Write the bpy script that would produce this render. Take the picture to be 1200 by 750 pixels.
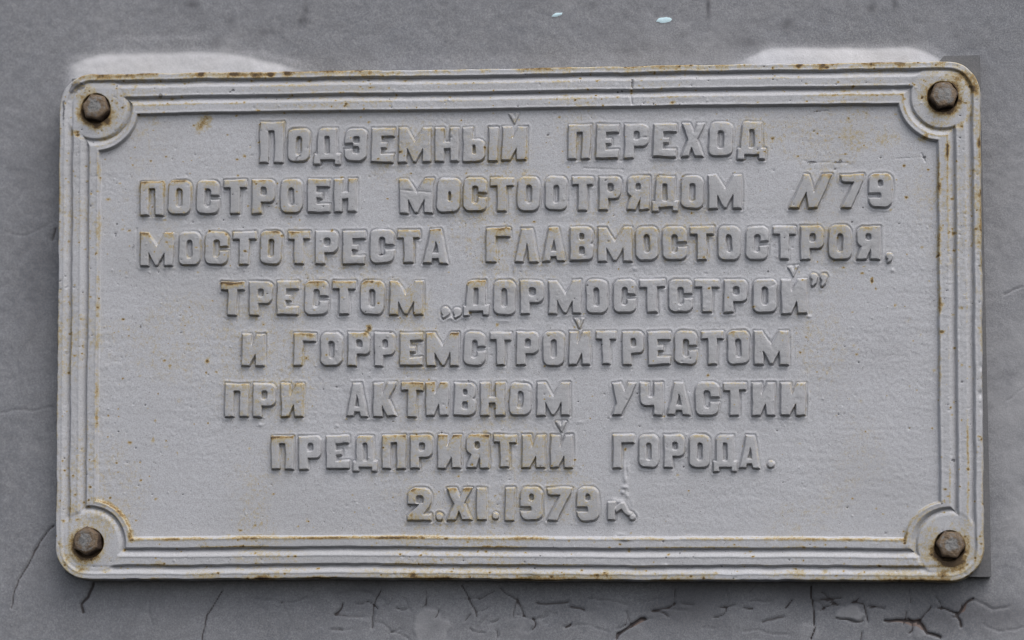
import bpy, math, random
import numpy as np
from mathutils import Matrix, Vector, Euler

for o in list(bpy.data.objects):
    bpy.data.objects.remove(o, do_unlink=True)
SC = bpy.context.scene
COL = SC.collection

# ------------------------------------------------------------------ camera, sky, sun, exposure
# plate units: the plaque is 1080 units wide and 597 high; K turns a unit into metres (0.60 m wide plaque)
K = 0.60 / 1080.0
PW, PH = 1080.0, 597.3
BASE_Z = 1.60                       # height of the plaque's centre above the pavement
ZREF = 4.0                          # relief height (units) that lies in the plane y = 0
CAM_P = (383.93, -3433.34, -222.10)
CAM_E = (math.pi / 2 + 0.0649974, -0.0009967, 0.1113288)

cam = bpy.data.cameras.new('camera')
cam.lens = 105.0
cam.sensor_width = 36.0
cam.clip_start = 0.05
cam.clip_end = 100.0
cam.dof.use_dof = True
cam.dof.focus_distance = 3455 * K
cam.dof.aperture_fstop = 3.2
camo = bpy.data.objects.new('camera', cam)
COL.objects.link(camo)
camo.location = (CAM_P[0] * K, CAM_P[1] * K, CAM_P[2] * K + BASE_Z)
camo.rotation_euler = CAM_E
SC.camera = camo
SC.cycles.filter_width = 1.2

SUN_EL, SUN_AZ = math.radians(58), math.radians(38)   # azimuth: to the right of the wall's normal
world = bpy.data.worlds.new('World')
SC.world = world
world.use_nodes = True
wn = world.node_tree
bg = wn.nodes['Background']
sky = wn.nodes.new('ShaderNodeTexSky')
sky.sky_type = 'NISHITA'
sky.sun_disc = False
sky.sun_elevation = SUN_EL
sky.sun_rotation = math.pi - SUN_AZ
sky.air_density = 1.0
sky.dust_density = 4.0
sky.ozone_density = 1.0
hsv = wn.nodes.new('ShaderNodeHueSaturation')          # an overcast sky: the blue greyed out
hsv.inputs['Saturation'].default_value = 0.40
wn.links.new(sky.outputs[0], hsv.inputs['Color'])
wn.links.new(hsv.outputs[0], bg.inputs['Color'])
bg.inputs['Strength'].default_value = 0.15

sun = bpy.data.lights.new('sun', 'SUN')
sun.energy = 0.9
sun.angle = math.radians(45)
sun.color = (1.0, 0.97, 0.93)
suno = bpy.data.objects.new('sun', sun)
COL.objects.link(suno)
sd = Vector((math.sin(SUN_AZ) * math.cos(SUN_EL), -math.cos(SUN_AZ) * math.cos(SUN_EL), math.sin(SUN_EL)))
suno.location = sd * 3
suno.rotation_euler = sd.to_track_quat('Z', 'Y').to_euler()

SC.view_settings.view_transform = 'Standard'
SC.view_settings.look = 'None'
SC.view_settings.gamma = 1.0
SC.view_settings.exposure = 0.60

# ------------------------------------------------------------------ measuring: photo point -> point on the plaque's plane
FPX = 105.0 / 36.0 * 1200.0
_M = np.array(Euler(CAM_E).to_matrix())


def at(x, y, h=0.0):
    """point of the plane of relief height h seen at x, y: plate units from the plaque's top left corner"""
    d = _M @ np.array([(x - 600.0) / FPX, -(y - 375.0) / FPX, -1.0])
    yy = -(h - ZREF)
    t = (yy - CAM_P[1]) / d[1]
    return CAM_P[0] + t * d[0] + PW / 2, PH / 2 - (CAM_P[2] + t * d[2])


# ------------------------------------------------------------------ numpy helpers
def noise_grid(x0, y0, nx, ny, step, cell, seed):
    """smooth value noise (cubic B-spline), about -1..1, on a regular grid"""
    rng = np.random.default_rng(seed)
    cellx, celly = cell if isinstance(cell, tuple) else (cell, cell)
    ux = np.arange(nx) * step / cellx
    uy = np.arange(ny) * step / celly
    g = rng.uniform(-1, 1, (int(uy[-1]) + 5, int(ux[-1]) + 5))

    def wts(u):
        i = np.floor(u).astype(int)
        f = u - i
        return i, [(1 - f) ** 3 / 6, (3 * f ** 3 - 6 * f ** 2 + 4) / 6, (-3 * f ** 3 + 3 * f ** 2 + 3 * f + 1) / 6, f ** 3 / 6]
    ix, wx = wts(ux)
    iy, wy = wts(uy)
    rows = sum(g[:, ix + k] * wx[k][None, :] for k in range(4))
    return 1.9 * sum(rows[iy + k, :] * wy[k][:, None] for k in range(4))


def sstep(a, b, x):
    t = np.clip((x - a) / (b - a), 0, 1)
    return t * t * (3 - 2 * t)


def sd_box(X, Y, x0, y0, x1, y1, r=0.0):
    r = min(r, (x1 - x0) / 2 - .01, (y1 - y0) / 2 - .01)
    qx = np.abs(X - (x0 + x1) / 2) - (x1 - x0) / 2 + r
    qy = np.abs(Y - (y0 + y1) / 2) - (y1 - y0) / 2 + r
    return np.hypot(np.maximum(qx, 0), np.maximum(qy, 0)) + np.minimum(np.maximum(qx, qy), 0) - r


def sd_poly(X, Y, pts):
    n = len(pts)
    d = np.full(X.shape, 1e9)
    inside = np.zeros(X.shape, bool)
    for i in range(n):
        ax, ay = pts[i]
        bx, by = pts[(i + 1) % n]
        ex, ey = bx - ax, by - ay
        wx, wy = X - ax, Y - ay
        t = np.clip((wx * ex + wy * ey) / (ex * ex + ey * ey + 1e-9), 0, 1)
        d = np.minimum(d, np.hypot(wx - ex * t, wy - ey * t))
        c = ((ay <= Y) & (by > Y)) | ((by <= Y) & (ay > Y))
        xi = ax + (Y - ay) / (ey if abs(ey) > 1e-9 else 1e-9) * ex
        inside ^= c & (X < xi)
    return np.where(inside, -d, d)


def sd_line(X, Y, pts):
    d = np.full(X.shape, 1e9)
    for (ax, ay), (bx, by) in zip(pts[:-1], pts[1:]):
        ex, ey = bx - ax, by - ay
        wx, wy = X - ax, Y - ay
        t = np.clip((wx * ex + wy * ey) / (ex * ex + ey * ey + 1e-9), 0, 1)
        d = np.minimum(d, np.hypot(wx - ex * t, wy - ey * t))
    return d


def U(*a):
    r = a[0]
    for b in a[1:]:
        r = np.minimum(r, b)
    return r


def S(a, *bs):
    for b in bs:
        a = np.maximum(a, -b)
    return a


# ------------------------------------------------------------------ the plaque's own squarish cast letters
def glyph(c, X, Y, w, h):
    """signed distance of letter c drawn in the box 0..w, 0..h (y down)"""
    B = lambda x0, y0, x1, y1, r=0.0: sd_box(X, Y, x0, y0, x1, y1, r)
    P = lambda pts: sd_poly(X, Y, [(a * w, b * h) for a, b in pts])
    s = 10.2 * w / 27.0            # stem
    t = 9.0 * h / 40.0             # bar
    R = 8.0 * min(1, w / 26)
    if c == 'П':
        return S(B(0, 0, w, h, .6), B(s, t, w - s, h + 9, 1))
    if c == 'О':
        return S(B(0, 0, w, h, R), B(s, t + 1, w - s, h - t, 3))
    if c == 'О-':                  # the О whose eye is almost filled with paint
        return S(B(0, 0, w, h, R), B(s + 3, t + 7, w - s - 1, h - t - 5, 2))
    if c == 'С':
        return S(B(0, 0, w, h, R), B(s, t + 1, w - s, h - t, 3), B(w * .55, h * .45, w + 6, h * .59, 1))
    if c == 'Т':
        q = s * 1.1 / 2
        return U(B(0, 0, w, t + .6, .8), B(w / 2 - q, 0, w / 2 + q, h, .6))
    if c == 'Р':
        return S(U(B(0, 0, s + 1, h, .6), B(0, 0, w, .67 * h, R - 1), B(0, 0, w * .5, .67 * h)),
                 B(s + .5, t, w - s + .5, .67 * h - t + .5, 2.5))
    if c == 'Е':
        return U(B(0, 0, s + 1.5, h, .6), B(0, 0, w, t + .6, .8), B(0, h - t - 1, w, h, .8), B(0, .41 * h, .68 * w, .58 * h, .8))
    if c == 'Н':
        return U(B(0, 0, s, h, .6), B(w - s, 0, w, h, .6), B(0, .42 * h, w, .63 * h))
    if c == 'М':
        a = 10.6 / 40
        return P([(0, 0), (a * .92, 0), (.5, .40), (1 - a * .92, 0), (1, 0), (1, 1), (1 - a, 1), (1 - a, .62),
                  (.54, .985), (.46, .985), (a, .62), (a, 1), (0, 1)])
    if c == 'З':
        return S(B(0, 0, w, h, R), B(-5, .45 * h, .40 * w, .63 * h, 1), B(.38 * w, .25 * h, w - s + 1, .44 * h, 2),
                 B(.38 * w, .57 * h, w - s + 1, .77 * h, 2))
    if c == 'Ы':
        v = w - 15.5
        k = s * .66
        return U(S(U(B(0, 0, k + 1, h, .6), B(0, .36 * h, v, h, R), B(0, .36 * h, v * .5, h)), B(k + 1.5, .54 * h, v - k - .5, .77 * h, 2)),
                 B(w - 11, 0, w, h, .6))
    if c in 'ИЙ':
        g = P([(0, 0), (.40, 0), (.42, .34), (.66, 0), (1, 0), (1, 1), (.62, 1), (.59, .66), (.36, 1), (0, 1)])
        if c == 'Й':               # its short mark is a small raised v with a hollow in the middle
            m = w * .5 - 1
            g = U(g, S(sd_poly(X, Y, [(m - 5.4, -14.6), (m + 5.4, -15), (m + .6, -4.4)]) - .7, sd_poly(X, Y, [(m - 2.6, -17), (m + 2.8, -17), (m + .3, -10.5)])))
        return g
    if c == 'Х':
        return P([(0, 0), (.36, 0), (.52, .27), (.66, 0), (1, 0), (.71, .48), (1, 1), (.62, 1), (.48, .74), (.36, 1), (0, 1), (.29, .5)])
    if c == 'Д':
        b = U(P([(.13, .10), (.20, .03), (.28, 0), (.84, 0), (.86, .75), (.11, .75)]), B(0, .70 * h, w, .885 * h, 1),
              B(0, .74 * h, .25 * w, h, 1), B(.77 * w, .74 * h, w, h, 1))
        return S(b, B(.41 * w, .22 * h, .58 * w, .69 * h, 1.5))
    if c == 'Я':
        return U(S(U(B(w - s - 1, 0, w, h, .6), B(0, 0, w, .62 * h, R), B(w * .5, 0, w, .62 * h)), B(s, t, w - s - .5, .62 * h - t + .5, 2.5)),
                 P([(.22, .54), (.66, .54), (.42, 1), (0, 1), (0, .93)]))
    if c == 'Г':
        return U(B(0, 0, s + 1, h, .6), B(0, 0, w, t + 1, .8))
    if c == 'г':                   # the small broken letter after the year
        return U(B(0, 0, 9, h, 1), P([(.25, .40), (.50, .06), (.62, .05), (.80, .52), (.94, .62), (.9, .80), (.72, .74), (.52, .42), (.33, .62)]),
                 np.hypot(X - 29, Y - 18) - 3.4)
    if c == 'Л':
        return P([(.27, 0), (.72, 0), (1, 1), (.62, 1), (.50, .46), (.37, 1), (0, 1)])
    if c == 'А':
        return S(P([(.30, 0), (.68, 0), (1, 1), (.66, 1), (.61, .87), (.38, .87), (.33, 1), (0, 1)]), P([(.50, .38), (.60, .69), (.40, .69)]))
    if c == 'В':
        return S(U(B(0, 0, w - .8, .54 * h, R - 1), B(0, .46 * h, w, h, R - 1), B(0, 0, w * .5, h, .6)),
                 B(s + .5, .21 * h, w - s - 1, .37 * h, 2), B(s + .5, .60 * h, w - s, .80 * h, 2))
    if c == 'К':
        return U(B(0, 0, s + 1, h, .6), P([(.30, .46), (.62, .02), (.66, 0), (1, 0), (.99, .07), (.68, .46), (1, 1), (.62, 1), (.30, .54)]))
    if c == 'У':
        return P([(0, .02), (.34, 0), (.51, .24), (.66, 0), (1, 0), (.40, 1), (0, 1), (.20, .64)])
    if c == 'Ч':
        return S(U(B(w - s - .6, 0, w, h, .6), B(0, 0, w, .70 * h, R), B(0, 0, w, .3 * h, .6)), B(s, -9, w - s, .43 * h, 2.5))
    if c == 'N':
        return P([(.35, .01), (.47, .02), (.585, .52), (.78, .01), (1, .01), (.66, 1), (.46, 1), (.39, .54), (.235, 1), (0, 1)])
    if c == '7':
        return P([(0, .02), (1, 0), (.97, .18), (.44, 1), (.02, 1), (.56, .24), (.16, .24), (.03, .20)])
    if c == '9':
        return S(B(0, 0, w, h, R + .5), B(.40 * w, .20 * h, .60 * w, .39 * h, 2.5), B(-6, .59 * h, .50 * w, .725 * h, 1.5))
    if c == '2':
        return U(S(B(0, 0, w, .66 * h, R + 1), B(.34 * w, .24 * h, .64 * w, .48 * h, 3), B(-6, .50 * h, .62 * w, .80 * h, 1)),
                 P([(.56, .44), (.98, .48), (.93, .60), (.68, .80), (1, .80), (1, 1), (0, 1), (0, .86)]))
    if c in 'I1':
        return B(0, 0, w, h, .8)
    if c == '.':
        return np.hypot(X - w / 2, Y - h / 2) - min(w, h) * .46
    if c == ',':
        return U(np.hypot(X - w * .52, Y - w * .45) - w * .42, sd_poly(X, Y, [(w * .45, w * .5), (w * .94, w * .45), (w * .78, h * .8), (w * .35, h), (w * .25, h * .86)]))
    if c in '„”':
        v = w * .46
        o = w - v
        f = lambda ox: U(np.hypot(X - ox - v * .52, Y - v * .45) - v * .44,
                         sd_poly(X, Y, [(ox + v * .4, v * .5), (ox + v * .96, v * .45), (ox + v * .8, h * .75), (ox + v * .30, h), (ox + v * .15, h * .86)]))
        return U(f(0), f(o))
    return B(0, 0, w, h)


# every letter: character, left, right, top, bottom as measured on the photograph; words end with '/'
LINES = [
 [('П',304.5,333,143,191.5),('О',337,363.5,151,190),('Д',368,400.5,151,193.5),('З',404.5,430.5,151,190),('Е',435,462.5,150.5,191),('М',467,506,150,190.8),('Н',510,538.5,149.5,190.5),('Ы',542.5,584,149,190),('Й',588,617.5,148,188.3),'/',
  ('П',665.5,692.5,146.5,187),('Е',698.5,725.5,146,186.5),('Р',731.5,759.5,145.5,186),('Е',765,792.5,145,185),('Х',798,826,144.5,184.5),('О',830.5,859,143.5,183.5),('Д',864,898,143,187.5),'/'],
 [('П',165,192.5,213,253.5),('О',197,224.5,212,252),('С',230.5,257.5,211.5,251.5),('Т',262.5,290,211.5,251.5),('Р',295.5,323,211,251),('О',328.5,355,210.5,250),('Е',360.5,387.5,210,249.5),('Н',391.5,418.5,209.5,249.5),'/',
  ('М',468,508.5,209.5,250.5),('О-',512,540,209.5,249.5),('С',543,571,208.5,248.5),('Т',574.5,602,208.5,248.5),('О',606,633,207.5,247.5),('О',638.5,665,207.5,247),('Т',670.5,695.5,207.5,247.5),('Р',701.5,728,207,246.5),('Я',734.5,761.5,206.5,246.5),('Д',764,795.5,206.5,249),('О',797.5,824.5,206,244.8),('М',830,869.5,205,245),'/',
  ('N',924,975,203.8,244.5),('7',984.5,1013,204,244.5),('9',1017.5,1046,203.5,243.5),'/'],
 [('М',164.5,204,272.5,312),('О',209.5,236,272,311.5),('С',240.5,268.5,271.5,311),('Т',272.5,300.5,271.5,310.5),('О',305,331,270.5,310),('Т',337,364,271,310),('Р',369.5,397,270.5,310),('Е',401.5,428.5,270.5,310),('С',433.5,462.5,269.5,309),('Т',465.5,492.5,269.5,309),('А',495.5,526,269,309.5),'/',
  ('Г',569.5,598.5,267.5,307.5),('Л',603,631.5,267.5,307.5),('А',635,663,267,307),('В',668,696,266.5,306.5),('М',700.5,741,266.5,307),('О',744.5,771.5,266,305.5),('С',776,805.5,266,305.5),('Т',808.5,837,265.5,305.5),('О',841,868,265,305),('С',873.5,901,265,305),('Т',905.5,932.5,265,304.5),('Р',937.5,965.5,264.5,305),('О',970.5,998,264.5,305),('Я',1003.5,1032,265.3,305),(',',1037,1047,296,309),'/'],
 [('Т',259,286.5,330.5,370),('Р',292,320,330,370),('Е',324.5,350.5,329.5,369.5),('С',357,385,329.5,369.5),('Т',389.5,417,329.5,369),('О',422,451,329.5,369.5),('М',456.5,496.5,329.5,369.5),'/',
  ('„',516,542,360,373.5),('Д',543,573.5,328.5,370.5),('О',578,604.5,328.5,369.5),('Р',609.5,637.5,328.5,368.5),('М',642.5,681.5,328.5,368),('О',687,712,328,367.5),('С',718,745.5,328,367),('Т',749.5,779.5,327.5,366.5),('С',783,812.5,327.5,366.5),('Т',814.5,843,327.5,366.5),('Р',848,876,327.5,367),('О',882.5,911,327,367),('Й',915.5,946,327,368),('”',948.5,970,320.5,336.5),'/'],
 [('И',283.5,310.5,391,429.5),'/',
  ('Г',344,370.5,390.5,429.5),('О',375.5,402,390,429),('Р',407.5,434,390,429.5),('Р',438.5,464,389.5,429.8),('Е',469,496,389.5,429),('М',499.5,538.5,389.5,429.5),('С',543.5,569,389,428.5),('Т',574.5,599.5,389,428.5),('Р',605,631.5,389,428.5),('О',636,661.5,388.5,428.5),('Й',666.5,692,388.5,428),('Т',698.5,722.5,388.5,428),('Р',729.5,755.5,388.5,428),('Е',759.5,786.5,388.5,428),('С',790.5,817.5,388,427.5),('Т',821.5,848.5,388,428),('О',852.5,878.5,388,427.5),('М',883.5,924.5,387.5,428.3),'/'],
 [('П',264,292,450,489.5),('Р',296.5,323.5,449.6,489.5),('И',329.5,356,449.5,489),'/',
  ('А',405.5,431.5,448.5,488.5),('К',437.5,465,448.5,488.5),('Т',470,496,448.5,488.5),('И',499,526,448.5,487.5),('В',532,558.5,448.5,487.5),('Н',563,592,448.5,487.5),('О',596.5,622.5,448.5,487.5),('М',629,668,448,487.5),'/',
  ('У',717,746,448.5,487.5),('Ч',749.5,777,448,487.5),('А',782,809.5,448,487),('С',814.5,843,448,487.5),('Т',847,875,448.5,487.5),('И',881,909,448.5,487.5),('И',914.5,944.5,448.5,487.5),'/'],
 [('П',318,345,511.5,550.5),('Р',350,377.5,511,550.5),('Е',382.5,410,510.5,550),('Д',413.5,442.5,510.5,553.5),('П',447.5,476,510,549.5),('Р',480.5,508,510,549.5),('И',513,541,509.5,549.5),('Я',546.5,573.5,509.5,549),('Т',578.5,605.5,509.5,548.5),('И',611.5,639.5,509.5,548.7),('Й',645,671.5,509.5,548.7),'/',
  ('Г',717.5,743.5,509.5,549),('О',748,772.5,509.5,548.7),('Р',778,802.5,509.5,548.7),('О',807.5,832.5,509.5,548.7),('Д',835.5,864.5,510,553.5),('А',866.5,891.5,510.5,549.5),('.',898.5,908.5,539.5,549),'/'],
 [('2',477.5,506,572,610),('.',510.5,520.5,600.5,610.5),('Х',523.5,554,571.5,610),('I',558.5,570.5,571.5,610),('.',576,585.5,600.5,609.5),('1',591.5,603,571.5,610),('9',609.5,636,571,610),('7',640.5,670,571,610.5),('9',676,702.5,571,610.5),('г',711.5,744,587.5,610),'/'],
]
HOT = {(1, i) for i in range(0, 8)} | {(1, 8), (1, 20), (1, 21), (1, 22), (2, 4), (2, 0), (2, 5), (2, 9), (2, 10), (2, 11), (2, 13), (3, 0), (3, 3), (3, 4), (3, 5), (3, 6), (3, 8), (4, 1), (4, 3), (4, 6),
       (5, 6), (5, 5), (6, 0), (6, 3), (6, 4), (6, 5), (6, 6), (6, 7), (7, 0), (7, 2), (7, 1), (4, 17), (2, 24), (2, 25)}

# ------------------------------------------------------------------ relief of the plaque on one fine grid
STEP = 0.80
PAD = 4.0
NX = int((PW + 2 * PAD) / STEP) + 1
NY = int((PH + 2 * PAD) / STEP) + 1
gx = -PAD + np.arange(NX) * STEP
gy = -PAD + np.arange(NY) * STEP
GX, GY = np.meshgrid(gx, gy)


def N(cell, seed):
    return noise_grid(gx[0], gy[0], NX, NY, STEP, cell, seed)


# hand made casting: the pattern's lines wander a little
WXX = GX + .9 * N(150, 1) + .35 * N(22, 2) + .16 * N(6, 3)
WYY = GY - 1.7 * (1 - ((GX - PW / 2) / (PW / 2)) ** 2) * np.clip(1 - GY / 90, 0, 1) + 1.1 * N(170, 4) + .35 * N(24, 5) + .16 * N(6, 6)

bolts = [at(113, 127, 3), at(1104.5, 113, 3), at(104.5, 636, 3), at(1113, 640, 3)]
d_out = -sd_box(WXX + .35 * N(9, 35), WYY + .35 * N(9, 36), 0, 0, PW, PH, 39)                       # > 0 inside


def notched(inset, rad):
    d = -sd_box(WXX, WYY, inset, inset, PW - inset, PH - inset)
    for bx, by in bolts:
        d = np.minimum(d, np.hypot(WXX - bx, WYY - by) - rad)
    return d


d_inner = notched(33, 39.5)       # the second groove: > 0 inside
d_field = notched(49.5, 51)
r_bolt = np.full(GX.shape, 1e9)
for bx, by in bolts:
    r_bolt = np.minimum(r_bolt, np.hypot(WXX - bx, WYY - by))

RIB = 5.2
PADH = 4.4
# straight mouldings: rim, middle rib, inner rib separated by two rounded grooves
def groove(dist, c, half, lean):
    """a V between two ribs whose lowest line lies nearer its lower left wall"""
    gy_, gx_ = np.gradient(-dist, STEP)
    ln = np.hypot(gx_, gy_) + 1e-6
    sft = lean * np.clip((-gx_ + gy_) / ln, -1, 1)
    tt = dist - c - sft
    v = np.where(tt > 0, 1 - tt / (half - sft), 1 + tt / (half + sft))
    return np.clip(v, 0, 1)


g1 = groove(d_out, 13.6, 4.8, 2.5)
g1 = .35 * g1 + .65 * g1 ** 1.5
border = RIB - 5.6 * g1
border = np.where(d_out < 12.8, border, border)
g2 = groove(d_inner, .4, 4.8, 2.5)
g2 = .35 * g2 + .65 * g2 ** 1.5
border = np.where(d_out > 20, RIB - 5.6 * g2, border)
# crest lines: each rib carries a fine raised lip towards the field
border += .45 * np.exp(-((d_out - 7.6) / 1.0) ** 2) + .45 * np.exp(-((d_inner + 5.6) / 1.0) ** 2) * (d_out > 18) + .4 * np.exp(-((d_field + 1.8) / 1.2) ** 2)
# the flat round pads under the bolts
pad = sstep(2.5, -3.0, r_bolt - 39.0) * sstep(8.5, 13.0, d_out)
padtop = PADH + .35 * N(12, 7) - 3.4 * g2 * (d_out > 20) - np.where(GY < PH / 2, 1.6, .5) * g1
border = border * (1 - pad) + padtop * pad
fieldmask = sstep(-1.0, 1.6, d_field)
HGT = border * (1 - fieldmask)

# letters
LET = np.full(GX.shape, 1e9)               # distance to the nearest letter
LID = np.full(GX.shape, -1, int)
TOPRUST = np.zeros(GX.shape)
LETH = np.zeros(GX.shape)
letters, words = [], []
rng = np.random.default_rng(11)
WLX = GX + .55 * N(11, 8) + .30 * N(4.2, 9)
WLY = GY + .55 * N(11, 10) + .30 * N(4.2, 12)
for li, line in enumerate(LINES):
    cur = []
    k = 0
    for it in line:
        if it == '/':
            words.append(cur)
            cur = []
            continue
        c, xl, xr, yt, yb = it
        x0, y0 = at(xl, (yt + yb) / 2)
        x1, y1 = at(xr, (yt + yb) / 2)
        _, ya = at((xl + xr) / 2, yt)
        _, yz = at((xl + xr) / 2, yb)
        x0 += .4; x1 -= .4; ya += .4; yz -= .4
        w, h = x1 - x0, yz - ya
        m = 24
        i0, i1 = int((x0 - m + PAD) / STEP), int((x1 + m + PAD) / STEP)
        j0, j1 = int((ya - m + PAD) / STEP), int((yz + m + PAD) / STEP)
        sl = (slice(j0, j1), slice(i0, i1))
        ang = rng.normal(0, .006)
        cx, cy = (x0 + x1) / 2, (ya + yz) / 2
        dx, dy = WLX[sl] - cx, WLY[sl] - cy
        lean = -.022 if li == 0 else -.004
        X = dx * math.cos(ang) + dy * math.sin(ang) + w / 2 - lean * 0 + dy * -lean
        Y = dy * math.cos(ang) - dx * math.sin(ang) + h / 2
        if c == 'П' and li == 0 and k == 0:
            X = X + 0
        d = glyph(c, X, Y, w, h)
        lid = len(letters)
        near = d < LET[sl]
        LET[sl] = np.where(near, d, LET[sl])
        LID[sl] = np.where(near, lid, LID[sl])
        hot = (1.0 if (li, k) in HOT else .30) * rng.uniform(.7, 1.15)
        tr = np.exp(-np.clip(Y, 0, None) / (h * .095)) * hot + .35 * hot * np.exp(-np.clip(h - Y, 0, None) / (h * .12)) * (rng.uniform() < .4)
        if c == 'Й':
            tr = tr * np.where(Y < -1.5, .25, 1)
        TOPRUST[sl] = np.where(near, tr, TOPRUST[sl])
        hh = 4.5 * rng.uniform(.88, 1.08)
        if c in '„':
            hh = 2.4
        LETH[sl] = np.where(near, hh * (np.where(Y < -1.5, .5, 1) if c == 'Й' else 1), LETH[sl])
        letters.append((c, li))
        cur.append(lid)
        k += 1
LETH = np.where(LETH == 0, 4.3, LETH)
lt = sstep(.95, -.75, LET)
pillow = .18 * sstep(-.5, -5.0, LET)
HGT = HGT + lt * LETH + pillow * (LET < 0) + (.75 + .55 * N(13, 70)) * (.36 * np.exp(-((LET - 3.4) / 1.3) ** 2) - .85 * np.exp(-((LET - 1.0) / .85) ** 2))

# paint: brush marks, orange peel, runs, crumbs
rough = .07 * N((40, 4), 20) + .035 * N((11, 2.6), 21) + .03 * N(3.4, 22) + .09 * N(1.9, 23) + .25 * N(60, 24)
roughmod = .60 + .8 * sstep(-.3, .7, N(45, 25))
HGT = HGT + rough * roughmod


def blob(x, y, r, a, ry=None):
    bx, by = at(x, y)
    ry = ry or r
    return a * np.exp(-((GX - bx) / r) ** 2 - ((GY - by) / ry) ** 2)


rr = random.Random(5)
bump = np.zeros(GX.shape)
for i in range(420):                       # crumbs under the paint and small pits
    x, y = rr.uniform(75, 1145), rr.uniform(85, 675)
    r = rr.uniform(.7, 1.3)
    bx, by = at(x, y)
    i0, j0 = int((bx + PAD) / STEP), int((by + PAD) / STEP)
    sl = (slice(max(j0 - 8, 0), j0 + 9), slice(max(i0 - 8, 0), i0 + 9))
    bump[sl] += rr.choice([1, 1, -1.1]) * rr.uniform(.25, .75) * np.exp(-((GX[sl] - bx) ** 2 + (GY[sl] - by) ** 2) / r ** 2)
# the lumpy run of paint down to the small letter after the year, and other lumps
for x, y, r, a, ry in [(731, 548, 2.2, 1.5, 7), (736, 549, 1.8, 1.1, 6), (733, 562, 2.4, 1.8, 5), (732, 571, 3.4, 2.0, 2.4), (730, 577, 2.4, 1.7, 2.5),
                       (735, 581, 2, 1.2, 3), (726, 588, 5, 1.4, 2.5), (720, 586, 3, .9, 2), (741, 590, 2, .7, 5), (733, 632, 6, 1.4, 1.5), (722, 629, 3, 1, 1.5), (727, 626, 5, .7, 2),
                       (744, 315, 3, .8, 2), (195, 316, 2.2, .9, 5), (603, 314, 2, .9, 6), (590, 376, 8, .9, 2), (530, 373, 10, 1.0, 2.2), (545, 371, 6, 1.3, 2), (640, 300, 2, .5, 4),
                       (1046, 317, 2.2, 1.0, 2), (680, 495, 5, .5, 2), (658, 498, 3, 1.2, 3), (305, 498, 3, .9, 2), (395, 499, 2, .7, 2), (948, 371, 2.4, 1.2, 2), (1046, 105, 3.2, 1.5, 3), (576, 643, 3, .8, 2), (780, 663, 3, 1.2, 2)]:
    bump += blob(x, y, r, a, ry)
HGT = HGT + bump
for pts, wd, dp in [([(942, 189), (958, 190.5), (975, 190), (993, 191)], 1.2, .3), ([(1050, 186), (1085, 184)], .8, .25), ([(1080, 180), (1084, 189)], 1.0, .7), ([(948, 131), (970, 130)], 1.1, .6),
                    ([(470, 223), (505, 226)], 1, .6), ([(684, 197), (730, 199)], 1.2, .4), ([(700, 190), (735, 188)], 1.2, .5), ([(748, 162), (760, 161)], 1, .8), ([(352, 183), (347, 190)], 1.3, 1.4),
                    ([(160, 268), (160, 305)], 1.2, .6), ([(741, 95), (741, 104)], 1.2, 1.6), ([(739, 112), (741, 122)], 1.2, 1.2), ([(905, 335), (912, 331)], 1, .6)]:
    q = [at(*p) for p in pts]
    HGT = HGT - dp * np.exp(-(sd_line(GX, GY, q) / wd) ** 2) * (1 + .8 * N(3, 31))
# chipped edges of the rim
for x, y, r, a in [(620, 679, 9, 2.2), (88, 103, 5, 1.2), (1152, 430, 4, 2.5), (1153, 445, 3.5, 2.5), (1151, 462, 4, 3.2), (1154, 480, 4, 3), (1155, 450, 3, 3), (1155, 495, 3, 2.5), (400, 83, 5, 1.6), (64, 280, 3, 2)]:
    HGT = HGT - blob(x, y, r, a)
# drilled holes round the bolts
hole = sstep(17.7, 16.0, r_bolt + .5 * N(7, 33))
HGT = HGT - 6.5 * hole
# the plate's side: falls back to the wall
edge = sstep(1.6, -2.4, d_out + .25 * N(5, 34))
SIDE = -28.0
HGT = HGT * (1 - edge) + SIDE * edge - .9 * np.exp(-(np.clip(d_out, 0, None) / 1.6) ** 2) * (1 - edge)

# ------------------------------------------------------------------ rust and wear, as amounts per vertex
RUST = np.zeros(GX.shape)
WORN = np.zeros(GX.shape)
py_top = np.exp(-((GY - 4.5) / 5.0) ** 2)                     # the rim's top run
RUST += py_top * (.50 + .40 * N((34, 9), 40) + .35 * N((8, 5), 67)) * (.95 - .35 * sstep(350, 800, GX))
RUST += np.exp(-((d_out - 1.0) / 2.2) ** 2) * (.28 + .5 * N(22, 41))
RUST += np.exp(-((d_out - 18) / 1.4) ** 2) * (.20 + .6 * N((40, 30), 42))
RUST += np.exp(-((d_inner - 5.6) / 1.2) ** 2) * (.16 + .6 * N((30, 30), 43)) * (r_bolt > 36)
low = sstep(PH - 60, PH - 52, GY)
fe = np.exp(-((d_field + 1.4) / 2.0) ** 2)
RUST += fe * low * (.95 - .45 * sstep(400, 560, GX) + .45 * N((20, 20), 44)) * sstep(1010, 990, GX)
lcorn = (d_field > -6) * np.exp(-((np.hypot(GX - bolts[2][0], GY - bolts[2][1]) - 51) / 2.4) ** 2) * (GX < 110) * (GY > PH - 112)
RUST += lcorn * (.85 + .35 * N(9, 64))
RUST += (d_field > -6) * np.exp(-((np.hypot(GX - bolts[3][0], GY - bolts[3][1]) - 51) / 2.0) ** 2) * (GX > PW - 110) * (GY > PH - 112) * .55
RUST += (d_out > 14) * np.exp(-((np.hypot(GX - bolts[1][0], GY - bolts[1][1]) - 38) / 2.6) ** 2) * (GY > 58) * (GX > PW - 90) * (.45 + .3 * N(8, 45))
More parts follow.
